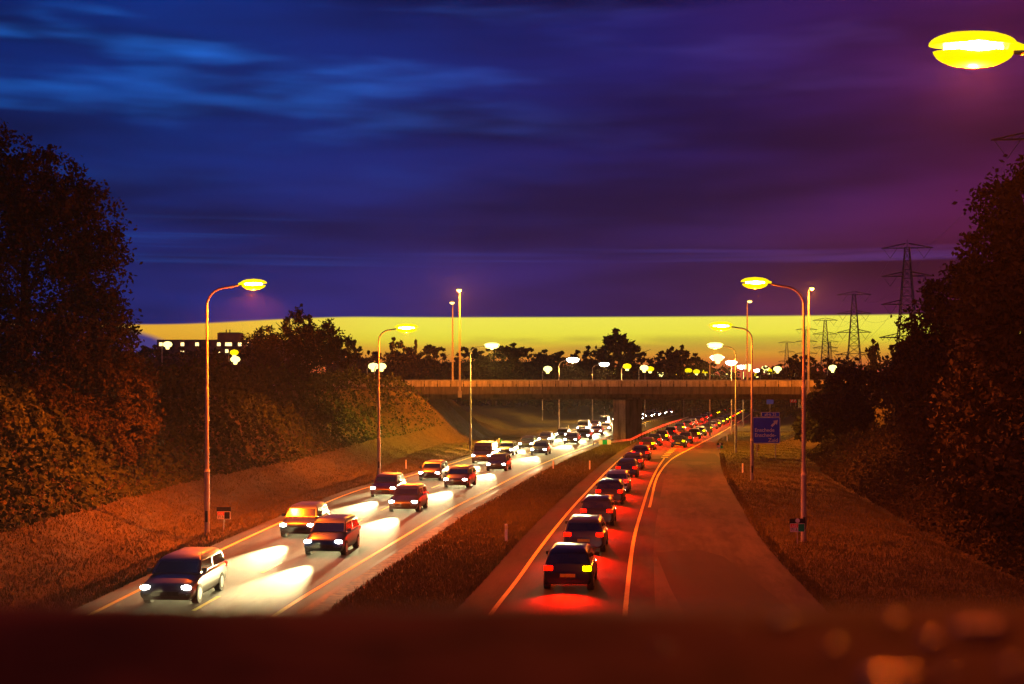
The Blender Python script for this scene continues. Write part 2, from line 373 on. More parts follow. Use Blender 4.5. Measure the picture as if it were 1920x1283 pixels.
off = lambda f, d: (lambda y: f(y)+d)
ribbon('road', off(L1, -.85), off(L2, .62), -20, 1000, .012, M['asphalt']).name = 'road'
ribbon('road', off(R1, -1.35), off(R2, .95), -20, 138, .012, M['newer'])
ribbon('road', off(R1, -1.0), off(R3, .4), 138, 1000, .012, M['asphalt'])
ribbon('hard_shoulder', off(R2, .95), BB, -20, 138, .012, M['shoulder'])
ribbon('hard_shoulder', off(R3, .4), BB, 138, 1000, .012, M['shoulder'])
# darker resurfaced patch on the shoulder
mb = MB(); mb.add([(5.0,33,.016),(8.3,33,.016),(8.9,44,.016),(8.9,57,.016),(8.2,59.5,.016),(6.2,58.5,.016),(5.6,48,.016)], [tuple(range(7))]); tag(mb.build('road_patch', M['newer']), kind='structure')
mb = MB(); mb.add([(15.9,134,.016),(20.6,132,.016),(22.4,150,.016),(19.5,152,.016)], [(0,1,2,3)]); tag(mb.build('road_patch', M['newer']), kind='structure')
ribbon('soil_strip', off(L2, .80), off(L2, 1.65), -20, 160, .010, M['soil'])
ribbon('gutter', off(L2, .60), off(L2, .82), -20, 160, .015, M['black'])
# ramp surface left beyond pole three
ribbon('slip_road', lambda y: L1(y)-np.interp(y, [118,150,190,230], [.85,5.2,6.2,4]), off(L1, -.85), 118, 230, .008, M['soil'])

def stripe(f, y0, y1, wd, dash=None, z=.018, dx=0.):
    mb = MB(); y = y0
    while y < y1:
        ye = min(y1, y+(dash[0] if dash else 4)); n = max(1, int((ye-y)/1.5))
        for k in range(n):
            a = y+(ye-y)*k/n; b = y+(ye-y)*(k+1)/n; xa, xb = float(f(a))+dx, float(f(b))+dx
            mb.quad((xa-wd/2, a, z), (xa+wd/2, a, z), (xb+wd/2, b, z), (xb-wd/2, b, z))
        y = ye+(dash[1] if dash else 0)
    return mb
def road_line(*a, **k): return tag(stripe(*a, **k).build('road_marking', M['paint']), kind='structure')
road_line(L1, -20, 1000, .17); road_line(L2, -20, 1000, .17)
MID = lambda y: L1(y)*.48+L2(y)*.52
road_line(MID, -20, 900, .14, dash=(3, 6))
road_line(R1, -20, 1000, .16); road_line(R2, -20, 139, .16)
road_line(R3, 81, 1000, .16)
mb = MB()
for k in range(9):
    y = 141+k*3.6; x = float(R2(y)); mb.box((x-.35, y, .018), (x+.35, y+.9, .022))
tag(mb.build('road_marking', M['paint']), kind='structure')
road_line(lambda y: R1(y)*.5+R3(y)*.5, 176, 900, .14, dash=(3, 6))

# grass blades (one stuff object)
def quads_mesh(name, c, half_u, half_v, m):
    n = len(c); V = np.empty((n, 4, 3)); V[:, 0] = c-half_u; V[:, 1] = c-half_v; V[:, 2] = c+half_u; V[:, 3] = c+half_v
    me = bpy.data.meshes.new(name); me.vertices.add(n*4); me.vertices.foreach_set('co', V.reshape(-1))
    me.loops.add(n*4); me.loops.foreach_set('vertex_index', np.arange(n*4))
    me.polygons.add(n); me.polygons.foreach_set('loop_start', np.arange(n)*4)
    try: me.polygons.foreach_set('loop_total', np.full(n, 4))
    except Exception: pass
    me.materials.append(m); me.update(calc_edges=True); return me
def tri_tufts(P, h, wd, m, name):
    n = len(P); a = rng.uniform(0, 2*np.pi, n); d = np.stack([np.cos(a), np.sin(a), np.zeros(n)], -1)
    lean = np.stack([rng.normal(0, .35, n), rng.normal(0, .35, n), np.ones(n)], -1)
    hh = h*rng.uniform(.4, 1.3, n); V = np.empty((n, 3, 3)); V[:, 0] = P-d*wd; V[:, 1] = P+d*wd; V[:, 2] = P+lean*hh[:, None]
    me = bpy.data.meshes.new(name); me.vertices.add(n*3); me.vertices.foreach_set('co', V.reshape(-1)); me.loops.add(n*3)
    me.loops.foreach_set('vertex_index', np.arange(n*3)); me.polygons.add(n); me.polygons.foreach_set('loop_start', np.arange(n)*3)
    try: me.polygons.foreach_set('loop_total', np.full(n, 3))
    except Exception: pass
    me.materials.append(m); me.update(calc_edges=True); return link(name, me)
def scatter(n, y0, y1, f):
    Y = y0*(y1/y0)**rng.uniform(0, 1, n); X = f(Y, rng.uniform(0, 1, n)); return np.stack([X, Y, height(X, Y)-.01], -1)
pts = np.concatenate([
    scatter(100000, 40, 240, lambda Y, t: L1(Y)-.85-13*t),
    scatter(60000, 40, 235, lambda Y, t: (L2(Y)+1.45)*(1-t)+(R1(Y)-1.3)*t),
    scatter(75000, 40, 230, lambda Y, t: BB(Y)+11*t),
    scatter(45000, 120, 260, lambda Y, t: L1(Y)-3-32*t),
    scatter(5000, 40, 190, lambda Y, t: L1(Y)-.8-.35*t), scatter(5000, 40, 150, lambda Y, t: R1(Y)-1.42+.22*t),
    scatter(7000, 40, 150, lambda Y, t: BB(Y)-.22+.5*t)])
tag(tri_tufts(pts, .15, .022, M['tuft'], 'grass'), 'short dry grass on the verges and the median', 'grass', kind='stuff')

# ------------------------------------------------------------------ foliage
def leaf_cloud(blobs, n, size, shell=.55):
    """blobs: (x,y,z,rx,ry,rz). leaves gather in small clumps on and inside the blobs"""
    B = np.array(blobs); vol = (B[:, 3]*B[:, 4]*B[:, 5])**(2/3); nc = max(30, n//45)
    bi = rng.choice(len(B), nc, p=vol/vol.sum()); d = rng.normal(size=(nc, 3)); d /= np.linalg.norm(d, axis=1)[:, None]
    rr = shell+(1.08-shell)*rng.uniform(0, 1, nc)**.7; cc = B[bi, :3]+d*B[bi, 3:]*rr[:, None]
    cr = np.mean(B[bi, 3:], axis=1)*rng.uniform(.10, .26, nc)
    ci = rng.integers(0, nc, n); p = cc[ci]+rng.normal(size=(n, 3))*cr[ci][:, None]*.62
    nrm = rng.normal(size=(n, 3)); nrm /= np.linalg.norm(nrm, axis=1)[:, None]
    a = np.cross(nrm, rng.normal(size=(n, 3))); a /= np.linalg.norm(a, axis=1)[:, None]; b = np.cross(nrm, a)
    s = size*rng.uniform(.5, 1.3, n)[:, None]
    return p, a*s, b*s*.55
def tree(x, y, h, cw, label, leaves=9000, leaf=.2, mtl='leaf', trunk=True, blobs=None, group=None, name='tree', nb=9, lowc=.28):
    z = float(height(x, y)); t = empty(name, (x, y, z), label, 'tree', group)
    mb = MB(); tr = .018*h+.06
    mb.tube([(0,0,-.3),(.05,.03,h*.25),(-.08,.06,h*.5),(.05,0,h*.82)], [tr*1.3, tr, tr*.65, tr*.15], 8)
    for k in range(8):
        a = k*2.4+random.random(); z0 = h*(.25+.06*k); l = cw*random.uniform(.5, .85)
        mb.tube([(0,0,z0), (math.cos(a)*l*.5, math.sin(a)*l*.5, z0+h*.1), (math.cos(a)*l, math.sin(a)*l, z0+h*.18)], [tr*.4, tr*.25, .03], 5)
    mb.build('trunk', M['bark'], t, True)
    if blobs is None:
        blobs = []
        for k in range(nb):
            a = random.uniform(0, 6.28); q = random.random(); zc = h*(lowc+.12+(.80-lowc)*q)
            rad = cw*(.42 if q < .7 else .30)*random.uniform(.7, 1.15); dd = cw*(.62*(1-abs(q-.35)*.9))*random.uniform(.3, 1)
            blobs.append((math.cos(a)*dd, math.sin(a)*dd, min(zc, h-rad*.8), rad, rad, rad*.85))
        blobs.append((0, 0, h*.55, cw*.5, cw*.5, h*.27))
    p, a, b = leaf_cloud(blobs, leaves, leaf)
    me = quads_mesh('crown', p, a, b, M[mtl]); link('crown', me, t)
    return t

# left: tall oak at the picture's left edge and its neighbours
def B3(lst, ox, oy, oz): return [(x-ox, y-oy, z-oz, a, b, c) for x, y, z, a, b, c in lst]
ox, oy = -33., 92.; oz = float(height(ox, oy))
tree(ox, oy, 18, 6, 'tallest broadleaf tree, black against the sky at the left edge', 42000, .17, 'leaf',
     blobs=B3([(-34,92,22.2,2.6,3,2.5),(-31.3,91,20.4,2.8,3,2.8),(-29.2,91,17.6,2.9,3,2.9),(-27.6,90,14.4,2.6,3,2.8),(-32,92,15,4.6,4,4.4),(-28,90,11.4,2.9,3,2.6),(-36,92,17,4,4,6),(-32,90,9.5,4.5,3.5,3.2)], ox, oy, oz))
ox, oy = -25.5, 78.; oz = float(height(ox, oy))
tree(ox, oy, 9, 4, 'low spreading tree lit orange in front of the tallest one', 34000, .13, 'leaf',
     blobs=B3([(-24.5,78,9.2,2.6,2.4,2.0),(-22.6,79,7.0,2.1,2,1.9),(-27.5,77,8.4,2.8,2.4,2.6),(-22.8,79,4.6,2.2,2,1.6),(-26.5,77,5.0,2.8,2,1.9),(-24.0,78,3.4,2.4,2,1.3),(-29.5,77,6,2.6,2,3)], ox, oy, oz))
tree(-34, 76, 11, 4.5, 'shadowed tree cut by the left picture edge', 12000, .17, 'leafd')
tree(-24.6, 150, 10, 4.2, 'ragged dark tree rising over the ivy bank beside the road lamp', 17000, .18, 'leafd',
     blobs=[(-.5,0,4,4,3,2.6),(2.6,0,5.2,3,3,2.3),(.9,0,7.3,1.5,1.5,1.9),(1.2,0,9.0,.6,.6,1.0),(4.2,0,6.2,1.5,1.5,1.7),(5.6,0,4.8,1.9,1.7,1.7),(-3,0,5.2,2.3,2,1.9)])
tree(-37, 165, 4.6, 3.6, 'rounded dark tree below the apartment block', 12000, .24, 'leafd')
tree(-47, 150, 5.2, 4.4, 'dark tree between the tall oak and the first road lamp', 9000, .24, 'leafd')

# ivy bank: dense ground cover over the embankment slope
n = 120000
Y = 46*(184/46)**rng.uniform(0, 1, n); S = toe(Y)+3.4+np.abs(rng.normal(0, 1, n))*0+rng.uniform(0, 1, n)**1.1*15.5; X = L1(Y)-S
lump = 1.15+.55*np.sin(X*.9+Y*.31)*np.sin(Y*.43-X*.2)+.45*np.sin(X*2.3+1)*np.sin(Y*1.7)+.25*np.sin(X*4.1+Y*3.3)
grow = sstep(0, 2.2, S-toe(Y)-4.0)*sstep(187, 181, Y)
Z = height(X, Y)+grow*lump*1.5*rng.uniform(.3, 1., n)**.35+.05
keep = rng.uniform(0, 1, n) < (.35+.65*grow); p = np.stack([X, Y, Z], -1)[keep]; n = len(p)
nrm = rng.normal(size=(n, 3))+np.array([.5, -.5, .6]); nrm /= np.linalg.norm(nrm, axis=1)[:, None]
a = np.cross(nrm, rng.normal(size=(n, 3))); a /= np.linalg.norm(a, axis=1)[:, None]; b = np.cross(nrm, a); s = .15*rng.uniform(.5, 1.4, n)[:, None]
tag(link('ivy_thicket', quads_mesh('ivy_thicket', p, a*s, b*s*.7, M['ivy'])), 'dense ivy and bramble covering the left embankment', 'thicket', kind='stuff')

# right: wood edge
ox, oy = 25.5, 62.; oz = float(height(ox, oy))
tree(ox, oy, 15.5, 5, 'tallest tree of the right wood, nearest the camera at the picture edge', 52000, .16, 'leaf',
     blobs=B3([(23.8,62,15.0,2.2,3,2.2),(22.6,62,12.4,2.1,3,2.3),(21.9,61,9.6,2.1,3,2.5),(21.4,60,6.2,2.3,3,3),(20.9,58,3.2,2.3,3,2.3),(26,62,10,4.5,4,6),(26.5,61,15.4,3,3,2.8),(24.5,59,5.5,3.5,3,4)], ox, oy, oz))
tree(29.3, 84, 14, 5, 'bulging tree in the right wood, just left of the tallest', 46000, .17, 'leaf', lowc=.1,
     blobs=[(-2.6,0,9.6,2.2,3,2.2),(-1.2,0,11.4,2.5,3,2.3),(1.2,0,12.6,2.6,3,2.2),(-3.4,0,7.0,2.2,3,2.2),(-.6,0,7.4,3.0,3,2.8),(-2.2,-2,4.4,3.2,3,2.7),(2,0,8,4,4,5),(-3.8,-2,3.2,2.0,2,2.0)])
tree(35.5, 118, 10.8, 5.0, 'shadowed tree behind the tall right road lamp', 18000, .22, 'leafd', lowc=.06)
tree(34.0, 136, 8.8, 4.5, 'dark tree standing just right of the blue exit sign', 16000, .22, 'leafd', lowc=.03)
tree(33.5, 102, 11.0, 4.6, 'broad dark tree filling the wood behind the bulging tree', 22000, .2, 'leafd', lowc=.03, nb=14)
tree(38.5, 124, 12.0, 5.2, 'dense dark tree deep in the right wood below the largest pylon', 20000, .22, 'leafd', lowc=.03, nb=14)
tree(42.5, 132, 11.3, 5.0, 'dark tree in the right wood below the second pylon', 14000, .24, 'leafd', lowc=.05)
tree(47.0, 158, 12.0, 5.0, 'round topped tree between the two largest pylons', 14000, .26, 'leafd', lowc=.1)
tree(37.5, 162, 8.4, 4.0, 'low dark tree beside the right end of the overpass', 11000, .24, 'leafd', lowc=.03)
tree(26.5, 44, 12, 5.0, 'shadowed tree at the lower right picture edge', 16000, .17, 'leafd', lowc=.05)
n = 60000
Y = 42*(150/42)**rng.uniform(0, 1, n); S = 8.8+rng.uniform(0, 1, n)**1.2*9; X = BB(Y)+S
g = sstep(0, 3.5, S-8.8); lump = 1+.5*np.sin(X*.8+Y*.4)*np.sin(Y*.35)+.4*np.sin(X*2.1)*np.sin(Y*1.5)
Z = height(X, Y)+(.15+g*lump*2.0)*rng.uniform(.1, 1., n)**.45; p = np.stack([X, Y, Z], -1)
nrm = rng.normal(size=(n, 3)); nrm /= np.linalg.norm(nrm, axis=1)[:, None]
a = np.cross(nrm, rng.normal(size=(n, 3))); a /= np.linalg.norm(a, axis=1)[:, None]; b = np.cross(nrm, a); s = .13*rng.uniform(.5, 1.4, n)[:, None]
tag(link('undergrowth', quads_mesh('undergrowth', p, a*s, b*s*.6, M['leaf'])), 'brambles and undergrowth along the foot of the right wood', 'undergrowth', kind='stuff')

# far tree line
protos = [tree(0, 0, 14, 5.6, 'x', 9000, .34, 'farleaf', name='far_tree', nb=15, lowc=.02) for _ in range(4)]
KM = kidmap(); first = [True]*4
def far_tree(px, topy, D, label, wpx=None, k=None, group='trees of the far tree line'):
    X = (px-960)/2545*D; ztop = 7+(732-topy)/2545*D; k = random.randrange(4) if k is None else k
    gz = float(height(X, D)); sc = (ztop-gz)/13.6; sw = sc if wpx is None else wpx/2545*D/2/4.0
    if first[k]: o = protos[k]; first[k] = False
    else: o = copy_tree(protos[k], KM)
    o.location = (X, D, gz); o.scale = (sw, sw, sc); o.rotation_euler = (0, 0, random.uniform(0, 6.28)); tag(o, label, 'tree', group); return o
far_tree(1160, 626, 330, 'broad round tree standing highest above the overpass', 120, 0)
far_tree(742, 634, 330, 'lollipop shaped tree above the far end of the overpass', 66, 1)
far_tree(672, 641, 330, 'small round topped tree left of the second road lamp', 60, 2)
far_tree(776, 640, 345, 'thin tree right of the lollipop shaped tree', 44, 3)
ORDW = ['first','second','third','fourth','fifth','sixth','seventh','eighth','ninth','tenth','eleventh','twelfth','thirteenth','fourteenth','fifteenth','sixteenth','seventeenth','eighteenth','nineteenth','twentieth']
TENS = {2: 'twenty', 3: 'thirty', 4: 'forty'}
def ORD2(i): return ORDW[i] if i < 20 else (('thirtieth' if i == 29 else 'fortieth') if i % 10 == 9 else TENS[(i+1)//10]+' '+ORDW[i % 10])
gaplab = 'tree in the dark far tree line behind the overpass'
for i, (px, ty) in enumerate([(628,658),(648,660),(700,660),(716,664),(760,655),(795,652),(812,650),(830,655),(862,654),(878,655),(900,664),(925,655),(945,652),(962,650),(980,655),(1000,656),(1018,662),(1040,668),(1062,662),(1085,658),(1108,650),(1128,652),(1190,654),(1212,664),(1232,661),(1262,657),(1276,655),(1298,664),(1316,672),(1340,684),(1365,690),(1430,690),(1462,688)]):
    far_tree(px, ty, random.uniform(330, 420), gaplab+f', {ORD2(i)} from the left', random.uniform(66,100))
rl = 'low tree under the row of pylons'
for i, (px, ty) in enumerate([(1492,672),(1512,670),(1530,673),(1556,675),(1580,676),(1606,672),(1668,668)]):
    far_tree(px, ty, random.uniform(260, 330), rl+f', {ORD2(i)} from the left', 70, group='trees under the pylons')
far_tree(1638, 645, 230, 'round crowned tree between the first and second pylon', 46, 0, group='trees under the pylons')
ll = 'tree of the dark tree line below the apartment block'
for i, (px, ty) in enumerate([(200,640),(240,650),(270,655),(285,648),(315,652),(345,654),(375,656),(405,656),(440,655),(468,650),(495,640)]):
    far_tree(px, ty, random.uniform(300, 360), ll+f', {ORD2(i)} from the left', 84, group='trees below the apartment block')
# woodland mass behind that closes the gaps
blobs = [(x, 440+random.uniform(-10,10), 6, 16, 8, random.uniform(7, 10.5)) for x in range(-190, 150, 13)]
p, a, b = leaf_cloud(blobs, 26000, .8, .2)
tag(link('woodland', quads_mesh('woodland', p, a, b, M['farleaf'])), 'far off wood along the horizon', 'woodland', kind='stuff')

# ------------------------------------------------------------------ road lamps
AMB = (1., .115, .002); GOLD = (1., .50, .10); WARM = (1., .66, .26)
def road_lamp(x, y, h, arm, label, col, power, far=False, bulbm='sodium', group='lamps along the carriageways', yaw=0., cut=True, hs=1.):
    """arm: signed reach over the road"""
    z = float(height(x, y)); t = empty('street_lamp', (x, y, z), label, 'street lamp', group, yaw)
    hs = 1.7 if far else hs  # heads scaled up, bloom of the lamp put into their shape
    sg = 1 if arm > 0 else -1; A = abs(arm); rr = 1.0; mb = MB()
    mb.tube([(0,0,-.3),(0,0,3.1)], [.135, .13], 12); mb.tube([(0,0,3.08),(0,0,3.22)], [.145,.10], 12)
    mb.tube([(0,0,3.2),(0,0,7.2)], [.10,.09], 12); mb.tube([(0,0,7.15),(0,0,7.3)], [.10,.07], 12)
    path = [(0,0,7.25),(0,0,h-rr)]+[(sg*rr*(1-math.cos(a)), 0, h-rr+rr*math.sin(a)*.88) for a in np.linspace(.2, math.pi/2, 7)]+[(sg*(A-.55), 0, h+.02)]
    mb.tube(path, [.072]+[.055]*(len(path)-1), 10); mb.build('pole', M['pole'], t, True)
    if not far:
        d = MB(); d.box((-.06,-.142,.6),(.06,-.12,1.15)); d.build('service_door', M['dark'], t)
    cx = sg*A
    hd = MB(); hd.ell((cx, 0, h+.08), (.66*hs, .24*hs, .22*hs), 18, 6, z0=0, z1=1.); hd.tube([(cx-sg*.75,0,h+.03),(cx-sg*.5,0,h+.08)], [.06,.10], 10)
    hd.build('housing', M[bulbm], t, True)  # housing glows like the bowl, lamp glare put into its colour
    bw = MB(); bw.ell((cx, 0, h+.0), (.60*hs, .22*hs, .25*hs), 18, 6, z0=-1, z1=-.05); bw.build('bowl', M[bulbm], t, True)
    tb = MB(); tb.ell((cx, 0, h+.035), (.44*hs, .27*hs, .135*hs), 20, 10); tb.build('lamp_tube', M['lampwhite'], t, True)
    if power: 
        lamp_light('POINT', 'lamp_light', t, (cx, 0, h-.25*hs-.05), power*(.16 if cut else 1.), col, .07)
        if cut: lamp_light('SPOT', 'lamp_beam', t, (cx, 0, h-.25*hs-.05), power*1.5, col, .07, spot_size=R(158), spot_blend=.35)
    return t
LP = 17000
road_lamp(-15.06, 67, 12.3, 2.3, 'curved arm lamp standing nearest on the left, beside the kilometre board', AMB, LP*1.75)
road_lamp(-11.07, 112.8, 12.2, 2.3, 'second curved arm lamp on the left, before the ivy bank', (1,.15,.004), LP*1.25, hs=1.5)
road_lamp(-4.83, 157.6, 12.2, 2.5, 'third curved arm lamp on the left, before the overpass', (1,.58,.06), LP*1.1, bulbm='lampgold', hs=1.4)
road_lamp(8.1, 234, 12.2, 2.4, 'first left lamp beyond the overpass, pole seen under it', (1,.5,.1), LP, True, 'lampwhite')
road_lamp(17.6, 297, 12.6, 2.6, 'second left lamp beyond the overpass', (1,.5,.1), LP, True, 'lampwhite')
road_lamp(39.0, 404, 12.6, 1.8, 'third left lamp beyond the overpass', (1,.5,.1), 0, True, 'lampwhite')
road_lamp(9.4, 20, 12.0, -2.6, 'nearest lamp glaring at the top right corner, pole outside the picture', (1,.12,.002), 12000, cut=False)
road_lamp(13.5, 62.8, 11.95, -2.25, 'curved arm lamp on the right beside the green kilometre board', (1,.115,.002), LP*.36, hs=1.0)
road_lamp(18.64, 105.4, 11.95, -2.4, 'second lamp on the right, in front of the blue exit sign', (1,.15,.004), LP*.6, hs=1.4)
road_lamp(24.9, 151, 11.95, -2.3, 'third lamp on the right, beside the end of the hard shoulder', (1,.36,.02), LP*.8, bulbm='lampgold', hs=1.4)
road_lamp(34.8, 215, 12.1, -2.3, 'first right lamp beyond the overpass', (1,.5,.1), LP, True, 'lampwhite')
road_lamp(44.0, 258, 12.2, -2.3, 'second right lamp beyond the overpass', (1,.5,.1), LP*.8, True, 'lampwhite')
road_lamp(54.0, 305, 12.2, -2.3, 'third right lamp beyond the overpass', (1,.5,.1), 0, True, 'lampwhite')
road_lamp(67.5, 360, 12.2, -2.3, 'fourth right lamp beyond the overpass', (1,.5,.1), 0, True, 'lampwhite')

# town lamps further off
def town_lamp(px, py, D, label, white=True, r=.55, group='small lamps far beyond the overpass'):
    X = (px-960)/2545*D; h = 7+(732-py)/2545*D; gz = float(height(X, D)); h -= gz
    t = empty('street_lamp', (X, D, gz), label, 'street lamp', group); mb = MB()
    mb.tube([(-1.2,0,0),(-1.2,0,h-.6),(-.9,0,h+.05),(-.3,0,h+.1)], [.12,.09,.07,.06], 6); mb.build('pole', M['pole'], t, True)
    m2 = MB(); m2.ell((0,0,h), (r*1.1, r*.8, r*.75), 12, 8); m2.build('globe', M['lampgold' if white else 'sodium'], t, True)
    m3 = MB(); m3.tube([(0,0,h-r*1.15),(0,0,h-r*.7)], [r*.35,r*.5], 8); m3.build('lower_glass', M['lampgold'], t)
    return t
wl, ol = 'small white lamp in the cluster beyond the overpass', 'small amber lamp in the cluster beyond the overpass'
TL = [(1027,692,310,1,'white lamp standing alone before the dark trees left of the pier'),
    (1152,696,350,0,ol),(1176,687,300,0,'largest amber lamp, above the pier of the overpass'),(1208,690,310,1,wl),(1219,692,320,0,ol),(1239,700,380,1,wl),(1291,695,350,0,ol),(1306,697,370,0,ol),
    (1323,697,375,0,ol),(1322,702,420,1,wl),(1337,706,440,1,wl),(1435,691,330,1,wl),(1441,695,360,0,ol),(1447,698,400,0,ol),(1458,692,330,1,wl),(1478,704,430,0,ol),(1490,702,420,1,wl),
    (1346,671,205,1,'brightest lamp of the descending row over the overpass'),(1403,688,300,1,wl),(1142,696,360,0,ol),(1254,703,430,0,ol),(1268,699,400,0,ol),(1360,704,430,1,wl),(1190,701,420,0,ol),(1420,703,430,0,ol),(1562,690,300,1,'white light just right of the tall right lamp pole'),(1584,693,330,1,'white light between the lamp pole and the second pylon'),
    (439,661,290,0,'amber lamp shining through the trees below the apartment block'),(441,674,240,1,'white lamp just below the amber one in the left trees'),
    (314,646,290,1,'white lamp in front of the left end of the apartment block'),(700,687,260,1,'left one of the pair of lamps behind the second road lamp'),(715,687,235,1,'right one of the pair of lamps behind the second road lamp')]
CL = {k: sorted(q[0] for q in TL if q[4] == k) for k in (wl, ol)}
for px, py, D, wh, lb in TL:
    town_lamp(px, py, D, lb if 'cluster' not in lb else lb+f', {ORD2(CL[lb].index(px))} from the left', wh, .78 if D < 250 else (.9 if wh else .85), None if 'cluster' not in lb else 'small lamps far beyond the overpass')

# ------------------------------------------------------------------ overpass
ov = empty('overpass', (16, 186, 0), 'long concrete road overpass crossing above both carriageways', 'overpass')
Y0, Y1 = 0., 14.; XA, XB = -52., 34.
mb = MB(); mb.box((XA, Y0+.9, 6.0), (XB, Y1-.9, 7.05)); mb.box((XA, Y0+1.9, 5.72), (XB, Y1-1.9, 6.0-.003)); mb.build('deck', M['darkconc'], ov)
for k in (0, 1):
    y = Y0 if k == 0 else Y1-.35
    mb = MB(); x = XA
    while x < XB: mb.box((x+.03, y, 6.45), (min(x+8, XB)-.03, y+.35, 7.5)); x += 8
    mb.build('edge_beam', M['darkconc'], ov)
for k in (0, 1):
    yy = Y0+.55 if k == 0 else Y1-.95
    mb = MB(); x = XA
    while x < XB: mb.box((x+.02, yy, 7.04), (min(x+6, XB)-.02, yy+.3, 8.26)); x += 6
    mb.build('crash_barrier', M['barrier'], ov)
    mb = MB(); yr = Y0+.12 if k == 0 else Y1-.2
    mb.box((XA, yr, 8.36), (XB, yr+.08, 8.44)); mb.box((XA, yr+.02, 7.68), (XB, yr+.06, 7.72)); mb.build('handrail', M['steel'], ov)
    mb = MB(); x = XA+.5
    while x < XB: mb.box((x, yr-.03, 7.5), (x+.14, yr+.015, 7.86)); mb.box((x+.04, yr+.015, 7.5), (x+.10, yr+.06, 8.36)); x += 1.8
    mb.build('rail_post', M['dark'], ov)
mb = MB(); mb.box((-2.0, .9, -.2), (-.35, 2.4, 5.715), bev=.05); mb.build('pier', M['concrete'], ov)
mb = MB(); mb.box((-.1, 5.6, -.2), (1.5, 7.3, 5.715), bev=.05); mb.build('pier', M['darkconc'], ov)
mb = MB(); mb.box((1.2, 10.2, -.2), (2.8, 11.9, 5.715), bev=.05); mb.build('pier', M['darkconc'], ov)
mb = MB(); mb.box((-34, .95, 4.4), (-27.6, 13, 6.0-.004)); mb.build('abutment', M['concrete'], ov)
mb = MB(); mb.box((26, .95, 4.4), (34, 13, 6.0-.004)); mb.build('abutment', M['concrete'], ov)
mb = MB(); mb.box((XA, 1.2, 7.05), (XB, 12.8, 7.06)); mb.build('carriageway', M['asphalt'], ov)
# tiled slope under it
mb = MB(); ys = np.linspace(186.6, 199, 9); n = 14
for y in ys:
    for k in range(n+1):
        x = -12.2+k*(9.6/n); mb.v.append((x, y, float(height(x, y))+.03))
for i in range(8):
    for k in range(n): o = i*(n+1)+k; mb.f.append((o, o+1, o+n+2, o+n+1)); mb.mi.append(0)
tag(mb.build('slope_paving', M['tiles']), kind='structure')

def mast(x, y, z, h, label, power):
    t = empty('lamp_mast', (x, y, z), label, 'lamp mast', 'tall masts on the overpass'); mb = MB()
    mb.tube([(0,0,0),(0,0,h*.45),(0,0,h)], [.17,.13,.08], 10); mb.box((-.25,-.25,-.9),(.25,.25,.02)); mb.build('pole', M['pole'], t, True)
    m1 = MB(); m1.box((-.32,-2.35,h+.18),(.32,-1.7,h+.30)); m1.box((-.05,-1.7,h+.1),(.05,.1,h+.2)); m1.build('housing', M['dark'], t)  # forward arm added so the lamp reaches the barrier face
    m2 = MB(); m2.ell((0,-2.05,h+.10), (.34,.26,.24), 14, 8); m2.build('bulb', M['lampgold'], t, True)
    if power: lamp_light('POINT', 'lamp_light', t, (0,-2.2,h-.1), power*1.3, (1,.22,.006), .08)
mast(-7.15, 185.8, 6.9, 13.6, 'dark mast fixed to the near edge of the overpass, left of centre', 60000)
mast(-8.7, 199, 7.2, 12.4, 'orange lit mast on the far edge of the overpass, left of centre', 0)
mast(40.6, 185.8, 6.9, 13.8, 'mast on the near edge of the overpass seen beside the tall right road lamp', 60000)
mast(34.5, 199, 7.2, 12.6, 'mast on the far edge of the overpass behind the right road lamps', 0)

# ------------------------------------------------------------------ guard rail round the piers
gr = empty('guard_rail', (11.5, 168.5, 0), 'double steel guard rail ending in the median before the pier', 'guard rail')
def rail(path):
    mb = MB()
    for i in range(len(path)-1):
        (x0, y0), (x1, y1) = path[i], path[i+1]; d = Vector((x1-x0, y1-y0)).normalized(); nx_, ny_ = -d.y*.03, d.x*.03
        for z0, z1 in ((.48, .58), (.62, .72)):
            mb.add([(x0-nx_,y0-ny_,z0),(x1-nx_,y1-ny_,z0),(x1+nx_,y1+ny_,z0),(x0+nx_,y0+ny_,z0),(x0-nx_,y0-ny_,z1),(x1-nx_,y1-ny_,z1),(x1+nx_,y1+ny_,z1),(x0+nx_,y0+ny_,z1)],
                   [(3,2,1,0),(4,5,6,7),(0,1,5,4),(1,2,6,5),(2,3,7,6),(3,0,4,7)])
    return mb
lp = [(float(L2(y))+1.3-11.5, y-168.5) for y in range(172, 330, 6)]; rp = [(float(R1(y))-1.5-11.5, y-168.5) for y in range(176, 330, 6)]
lp = [(-.9,.3),(-1.3,1.5)]+[(lp[0][0], lp[0][1])]+lp[1:]; rp = [(.9,.3)]+rp
rail(lp).build('rail', M['steel'], gr); rail(rp).build('rail', M['steel'], gr)
nose = MB(); nose.tube([(-.95,.25,.6),(-.7,-.15,.6),(0,-.35,.6),(.7,-.15,.6),(.95,.25,.6)], .11, 8); nose.build('rounded_end', M['steel'], gr, True)
pm = MB()
for q in (lp, rp):
    for (x, y) in q[1::1]: pm.box((x-.05, y-.05, 0), (x+.05, y+.05, .5))
pm.build('support_post', M['steel'], gr)
bd = MB(); bd.box((-.75,-.52,.3),(-.3,-.47,.85)); bd.box((-.3,-.52,.3),(.3,-.47,.85), 1); bd.box((.3,-.52,.3),(.75,-.47,.85)); bd.build('marker_board', [M['white'], M['green']], gr)
gr2 = None

